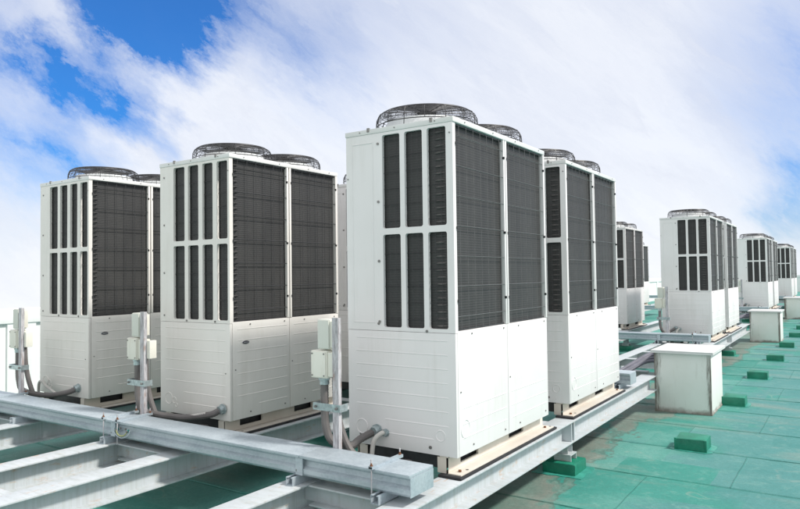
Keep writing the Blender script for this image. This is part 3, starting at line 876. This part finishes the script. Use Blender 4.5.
# ------------------------------------------------------------------ riser boxes (pipe pigeon houses)
def make_riser(x0, x1, y0, y1, label):
    cx = (x0+x1)/2; root = empty('riser_box', (cx, y0, ZR)); hw = (x1-x0)/2; d = y1-y0; h = .575
    t = .012
    # body tapers slightly to the top on the camera side
    mb = MB(); mb.box((-hw,0,.0),(hw,d,h),'duct',.004)
    mb.box((-hw-.006,-.006,.0),(hw+.006,d+.006,.016),'duct')
    mb.build('body', root)
    mb = MB(); mb.box((-hw-.003,-.005,.016),(-hw+.022,.0,h-.002),'duct'); mb.build('corner_trim', root)
    mb = MB(); mb.box((hw-.022,-.005,.016),(hw+.003,.0,h-.002),'duct'); mb.box((hw,-.0,.016),(hw+.004,.022,h-.002),'duct'); mb.build('corner_trim', root)
    mb = MB()
    # lid: flat sheet with turned-down edge, overhanging
    o = .03
    mb.box((-hw-o,-o,h+.012),(hw+o,d+o,h+.022),'lid',.003)
    mb.box((-hw-o,-o,h-.004),(hw+o,-o+.004,h+.0115),'lid'); mb.box((-hw-o,d+o-.004,h-.004),(hw+o,d+o,h+.0115),'lid')
    mb.box((-hw-o,-o+.0042,h-.004),(-hw-o+.004,d+o-.0042,h+.0115),'lid'); mb.box((hw+o-.004,-o+.0042,h-.004),(hw+o,d+o-.0042,h+.0115),'lid')
    mb.build('lid', root)
    return tag(root, label, 'riser box', 'white riser boxes on the roof')
make_riser(.022, .527, 3.95, 4.63, 'largest white riser box with dark rust streaks at its corners, beside the long beam')
make_riser(.030, .535, 11.46, 12.14, 'middle-distance white riser box with a clean front, second in the line')
make_riser(.11, .65, 18.6, 19.3, 'farthest white riser box, cut off by the right edge')

# cables climbing into the first riser box
for i, (dx, dz, xe) in enumerate(((0,.0,0),(-.05,.01,1),(-.11,.0,0),(-.17,.02,1))):
    q = MB()
    z1 = -.02+.022*i
    q.tube(spline([(-.52+dx*.3,3.05+.02*i,-.19),(-.44+dx*.3,3.45+.02*i,-.18),(-.26+dx*.3,3.86,-.10+dz),(-.12,4.15+.06*i,z1+.01),(.02,4.22+.06*i,z1+.03)], 10), .017, 'cable', 9)
    tag(q.build('cable', origin=(-.4,3.9,-.15)), 'purple-grey insulated cable climbing into the left side of the largest riser box', 'cable', 'cables entering the riser box')
for i in range(3):
    q = MB()
    q.tube(spline([(-.62,11.1+.03*i,-.16),(-.45,11.3,-.12),(-.25,11.5,-.03),(-.10,11.7+.06*i,0+.02*i),(.028,11.75+.06*i,.02+.02*i)], 8), .02, 'cable', 8)
    tag(q.build('cable', origin=(-.4,11.7,-.15)), 'grey insulated cable climbing into the second riser box', 'cable', 'cables entering the second riser box')

# ------------------------------------------------------------------ loose green blocks
bl = [(.600,2.645,.222,.23,'green coated block standing alone in the open roof foreground'),
      (.632,4.67,.205,.24,'green coated block against the right side of the largest riser box'),
      (.645,6.66,.22,.23,'green coated block, third away from the camera in the line'),
      (.68,8.65,.22,.23,'green coated block, fourth away in the line'),
      (.69,10.75,.22,.23,'green coated block in the line just before the second riser box'),
      (.70,12.9,.22,.23,'green coated block just past the second riser box'),
      (.71,15.0,.22,.23,'small distant green block near the right edge'),
      (.71,17.1,.22,.23,'farthest green block before the last riser box')]
for x, y, w, d, lab in bl:
    q = MB(); q.box((x-w/2,y-d/2,ZR-.014),(x+w/2,y+d/2,ZR+.092),'gblock',.018); wear(q, .0045)
    # folded coating seams on the corners
    q.box((x-w/2-.004,y-d/2-.003,ZR+.002),(x-w/2+.012,y-d/2+.01,ZR+.090),'gblock',.002)
    q.box((x+w/2-.012,y-d/2-.003,ZR+.002),(x+w/2+.004,y-d/2+.01,ZR+.090),'gblock',.002)
    poly = []
    for i in range(20):
        a = 2*PI*i/20; k = max(abs(math.cos(a)), abs(math.sin(a))); r = (1+.14*random.random())/k**.8
        poly.append((x+math.cos(a)*r*(w/2+.03), y+math.sin(a)*r*(d/2+.025)))
    q.prism(poly, 'z', ZR+.0008, ZR+.004, 'coat')
    tag(q.build('green_block', origin=(x,y,ZR)), lab, 'block', 'green coated blocks in a line')

# ------------------------------------------------------------------ roof + parapets
q = MB()
nx, ny = 2, 2
q.add([(-6.2,-9,ZR),(9,-9,ZR),(9,46,ZR),(-6.2,46,ZR)], [(0,1,2,3)], 'roof')
for k in range(-8, 44):      # raised laps of the membrane sheets
    y0 = .045+.84*k; vs = []; fs = []; m_ = 90
    ph = random.random()*6
    for i in range(m_+1):
        x = -5.9+14.8*i/m_; e = .006*math.sin(x*2.3+ph)+.004*math.sin(x*7.1+ph*2)+random.uniform(-.0015,.0015)
        f = .008*math.sin(x*1.7+ph*3)
        vs += [(x,y0+e,ZR+.0004),(x,y0+e+.004,ZR+.005),(x,y0+.085+f,ZR+.0035),(x,y0+.10+f,ZR+.0004)]
    for i in range(m_):
        for c in range(3): fs.append((i*4+c, (i+1)*4+c, (i+1)*4+c+1, i*4+c+1))
    q.add(vs, fs, 'roof')
o = q.build('roof'); o['kind'] = 'structure'
def parapet(label, along, fixed, a, b, inner):
    """wall running along 'y' (x fixed) or 'x' (y fixed); inner = +1 / -1 direction of the inner face"""
    root = empty('parapet_wall', ((fixed,(a+b)/2,ZR) if along == 'y' else ((a+b)/2,fixed,ZR))); parts = []
    def bx(q, u0,u1,w0,w1,z0,z1,bev=0):
        w0, w1 = sorted((fixed+w0*inner, fixed+w1*inner))
        if along == 'y': q.box((w0,u0,z0),(w1,u1,z1),'wall',bev)
        else: q.box((u0,w0,z0),(u1,w1,z1),'wall',bev)
    q = MB(); bx(q, a,b,-.20,-.025,-2.5,.44); parts.append(q.build('wall_body'))
    q = MB(); bx(q, a,b,-.24,.012,.4405,.598,.008); parts.append(q.build('coping'))
    u = a+.3; q = MB(); k = 0
    while u < b:
        bx(q, u, min(u+.31,b), -.0249, 0, ZR-.1, .4402); u += 1.75
    parts.append(q.build('pilasters'))
    for p in parts: p.parent = root; p.location = tuple(-c for c in root.location)
    return tag(root, label, 'wall', 'white parapet walls')
parapet('white parapet wall with flat pilasters behind the left units', 'y', -6.0, -8.3+.0-.0-.0, 45.8, 1)
parapet('white parapet wall closing the far end of the roof', 'x', 45.9, -5.7, 9, -1)
q = MB(); q.box((-6.2,-9,-2.5),(9,46,ZR-.004),'slab'); o = q.build('building_roof_slab'); o['kind'] = 'structure'

# ------------------------------------------------------------------ camera (solved from the photograph's vanishing points)
cam_p = (1.6351, -2.9213, .9117); F_, PITCH, ROLL, YAW = 667.746, .0313, -.0134, -.5913
fw = Vector((math.sin(YAW)*math.cos(PITCH), math.cos(YAW)*math.cos(PITCH), math.sin(PITCH)))
r0 = Vector((math.cos(YAW), -math.sin(YAW), 0)); u0 = r0.cross(fw)
rr = r0*math.cos(ROLL)+u0*math.sin(ROLL); uu = -r0*math.sin(ROLL)+u0*math.cos(ROLL)
cd = bpy.data.cameras.new('camera'); cam = bpy.data.objects.new('camera', cd); COL.objects.link(cam)
mw = Matrix((rr, uu, -fw)).transposed().to_4x4(); mw.translation = Vector(cam_p); cam.matrix_world = mw
cd.sensor_width = 36; cd.lens = F_/800*36; cd.clip_start = .05; cd.clip_end = 2000
S.camera = cam

# ------------------------------------------------------------------ sun + sky
AZ, EL = math.radians(14), math.radians(49)      # azimuth measured from +X towards +Y
sd = Vector((math.cos(EL)*math.cos(AZ), math.cos(EL)*math.sin(AZ), math.sin(EL)))
ld = bpy.data.lights.new('sun', 'SUN'); lo = bpy.data.objects.new('sun', ld); COL.objects.link(lo)
ld.energy = 3.9; ld.angle = math.radians(6.0); ld.color = (1,.955,.90)
lo.rotation_euler = sd.to_track_quat('Z', 'Y').to_euler(); lo.location = (5,5,12)
w = bpy.data.worlds.new('World'); S.world = w; w.use_nodes = True
nt = w.node_tree; bg = nt.nodes['Background']; bg.inputs['Strength'].default_value = .1
sky = nt.nodes.new('ShaderNodeTexSky'); sky.sky_type = 'NISHITA'; sky.sun_disc = False
sky.sun_elevation = EL; sky.sun_rotation = math.atan2(sd.x, sd.y)
tc = nt.nodes.new('ShaderNodeTexCoord'); D = tc.outputs['Generated']
# keep the air below the horizon as bright as the haze at the horizon
sx = nt.nodes.new('ShaderNodeSeparateXYZ'); nt.links.new(D, sx.inputs[0])
cz = math_(nt, 'MAXIMUM', sx.outputs[2], .015)
cb = nt.nodes.new('ShaderNodeCombineXYZ'); nt.links.new(sx.outputs[0], cb.inputs[0]); nt.links.new(sx.outputs[1], cb.inputs[1]); nt.links.new(cz, cb.inputs[2])
nt.links.new(cb.outputs[0], sky.inputs['Vector'])
skyc = mix(nt, 1.0, sky.outputs['Color'], (.14,.76,1.55), 'MULTIPLY')
def dirpix(x, y):
    return (fw + rr*((x-400)/F_) - uu*((y-254.5)/F_)).normalized()
# warped direction for ragged cloud edges
tv = (rr*.80-uu*.60).normalized()
sd_ = nt.nodes.new('ShaderNodeVectorMath'); sd_.operation = 'DOT_PRODUCT'; nt.links.new(D, sd_.inputs[0]); sd_.inputs[1].default_value = tv[:]
ss = nt.nodes.new('ShaderNodeVectorMath'); ss.operation = 'SCALE'; ss.inputs[0].default_value = tv[:]
nt.links.new(math_(nt, 'MULTIPLY', sd_.outputs['Value'], -.72), ss.inputs['Scale'])
sa = nt.nodes.new('ShaderNodeVectorMath'); sa.operation = 'ADD'; nt.links.new(D, sa.inputs[0]); nt.links.new(ss.outputs[0], sa.inputs[1])
STK = sa.outputs[0]
wn = nt.nodes.new('ShaderNodeTexNoise'); wn.inputs['Scale'].default_value = 4.5; wn.inputs['Detail'].default_value = 9; wn.inputs['Roughness'].default_value = .66
nt.links.new(STK, wn.inputs['Vector'])
v1 = nt.nodes.new('ShaderNodeVectorMath'); v1.operation = 'SUBTRACT'; nt.links.new(wn.outputs['Color'], v1.inputs[0]); v1.inputs[1].default_value = (.5,.5,.5)
v2 = nt.nodes.new('ShaderNodeVectorMath'); v2.operation = 'SCALE'; nt.links.new(v1.outputs[0], v2.inputs[0]); v2.inputs['Scale'].default_value = .26
v3 = nt.nodes.new('ShaderNodeVectorMath'); v3.operation = 'ADD'; nt.links.new(D, v3.inputs[0]); nt.links.new(v2.outputs[0], v3.inputs[1])
blobs = [(150,5,62,1.0),(175,36,54,.8),(205,60,36,.35),(125,5,45,.6),(222,0,50,.40),(290,5,90,.16),(370,0,100,.12),(450,30,80,.06),(88,72,36,.75),(52,48,32,.6),(122,98,34,.7),(155,124,28,.5),(60,100,30,.25),(20,150,50,.34),(70,150,45,.34),(25,205,40,.15),(8,25,30,.25),
         (790,192,42,.9),(330,55,90,.14),(60,185,50,.14),(260,50,60,.25),(-120,40,160,.6),(950,60,200,.6)]
acc = None
for x, y, r, a in blobs:
    d = dirpix(x, y); R_ = r/F_
    dn = nt.nodes.new('ShaderNodeVectorMath'); dn.operation = 'DISTANCE'; nt.links.new(v3.outputs[0], dn.inputs[0]); dn.inputs[1].default_value = d[:]
    mr = nt.nodes.new('ShaderNodeMapRange'); mr.interpolation_type = 'SMOOTHSTEP'
    nt.links.new(dn.outputs['Value'], mr.inputs['Value']); mr.inputs['From Min'].default_value = R_*.15; mr.inputs['From Max'].default_value = R_*1.15
    mr.inputs['To Min'].default_value = a; mr.inputs['To Max'].default_value = 0
    acc = mr.outputs[0] if acc is None else math_(nt, 'ADD', acc, mr.outputs[0])
# thin streaky cloud everywhere
v4 = nt.nodes.new('ShaderNodeVectorMath'); v4.operation = 'ADD'; nt.links.new(STK, v4.inputs[0]); nt.links.new(v2.outputs[0], v4.inputs[1])
st_ = v4.outputs[0]
n1 = noise(nt, st_, 5.5, 9, .62, .3); n2 = noise(nt, st_, 17, 8, .65, .3)
wis = math_(nt, 'ADD', math_(nt, 'MULTIPLY', math_(nt, 'SUBTRACT', n1, .5), .9), math_(nt, 'MULTIPLY', math_(nt, 'SUBTRACT', n2, .5), .55))
blue = math_(nt, 'ADD', math_(nt, 'MULTIPLY', acc, math_(nt, 'ADD', 1.0, math_(nt, 'MULTIPLY', wis, 2.0))), math_(nt, 'MULTIPLY', wis, .42))
blue = math_(nt, 'ADD', blue, .05)
hz = nt.nodes.new('ShaderNodeMapRange'); nt.links.new(sx.outputs[2], hz.inputs['Value']); hz.inputs['From Min'].default_value = -.02; hz.inputs['From Max'].default_value = .22
hz.inputs['To Min'].default_value = 0; hz.inputs['To Max'].default_value = 1; hz.clamp = True
blue = math_(nt, 'MULTIPLY', blue, math_(nt, 'ADD', .35, math_(nt, 'MULTIPLY', hz.outputs[0], .65)))
blue = ramp(nt, blue, [(0.0, 0), (.95, .97)])
cloudc = mix(nt, hz.outputs[0], (8.6,8.9,9.5), (7.3,7.75,8.85))
cloudc = mix(nt, ramp(nt, math_(nt, 'ADD', n1, math_(nt, 'MULTIPLY', math_(nt, 'SUBTRACT', n2, .5), .4)), [(.40, 0), (.60, .8)]), cloudc, (9.6,9.75,10.0))
# unseen brighter cloud behind the camera, added to lift the front faces
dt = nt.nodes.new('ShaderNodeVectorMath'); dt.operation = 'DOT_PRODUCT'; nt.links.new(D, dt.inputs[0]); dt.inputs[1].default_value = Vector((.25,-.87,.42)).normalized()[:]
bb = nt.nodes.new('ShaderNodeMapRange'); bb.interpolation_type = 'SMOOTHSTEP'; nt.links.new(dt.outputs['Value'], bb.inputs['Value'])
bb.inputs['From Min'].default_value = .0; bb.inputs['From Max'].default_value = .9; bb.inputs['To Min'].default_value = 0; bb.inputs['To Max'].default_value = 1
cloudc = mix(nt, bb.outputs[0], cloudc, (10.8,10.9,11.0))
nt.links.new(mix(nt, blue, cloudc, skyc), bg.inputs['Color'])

S.view_settings.view_transform = 'Standard'; S.view_settings.look = 'None'
S.view_settings.gamma = 1; S.view_settings.exposure = 0.08
S.view_settings.use_curve_mapping = False
S.render.engine = 'CYCLES'
S.cycles.max_bounces = 6
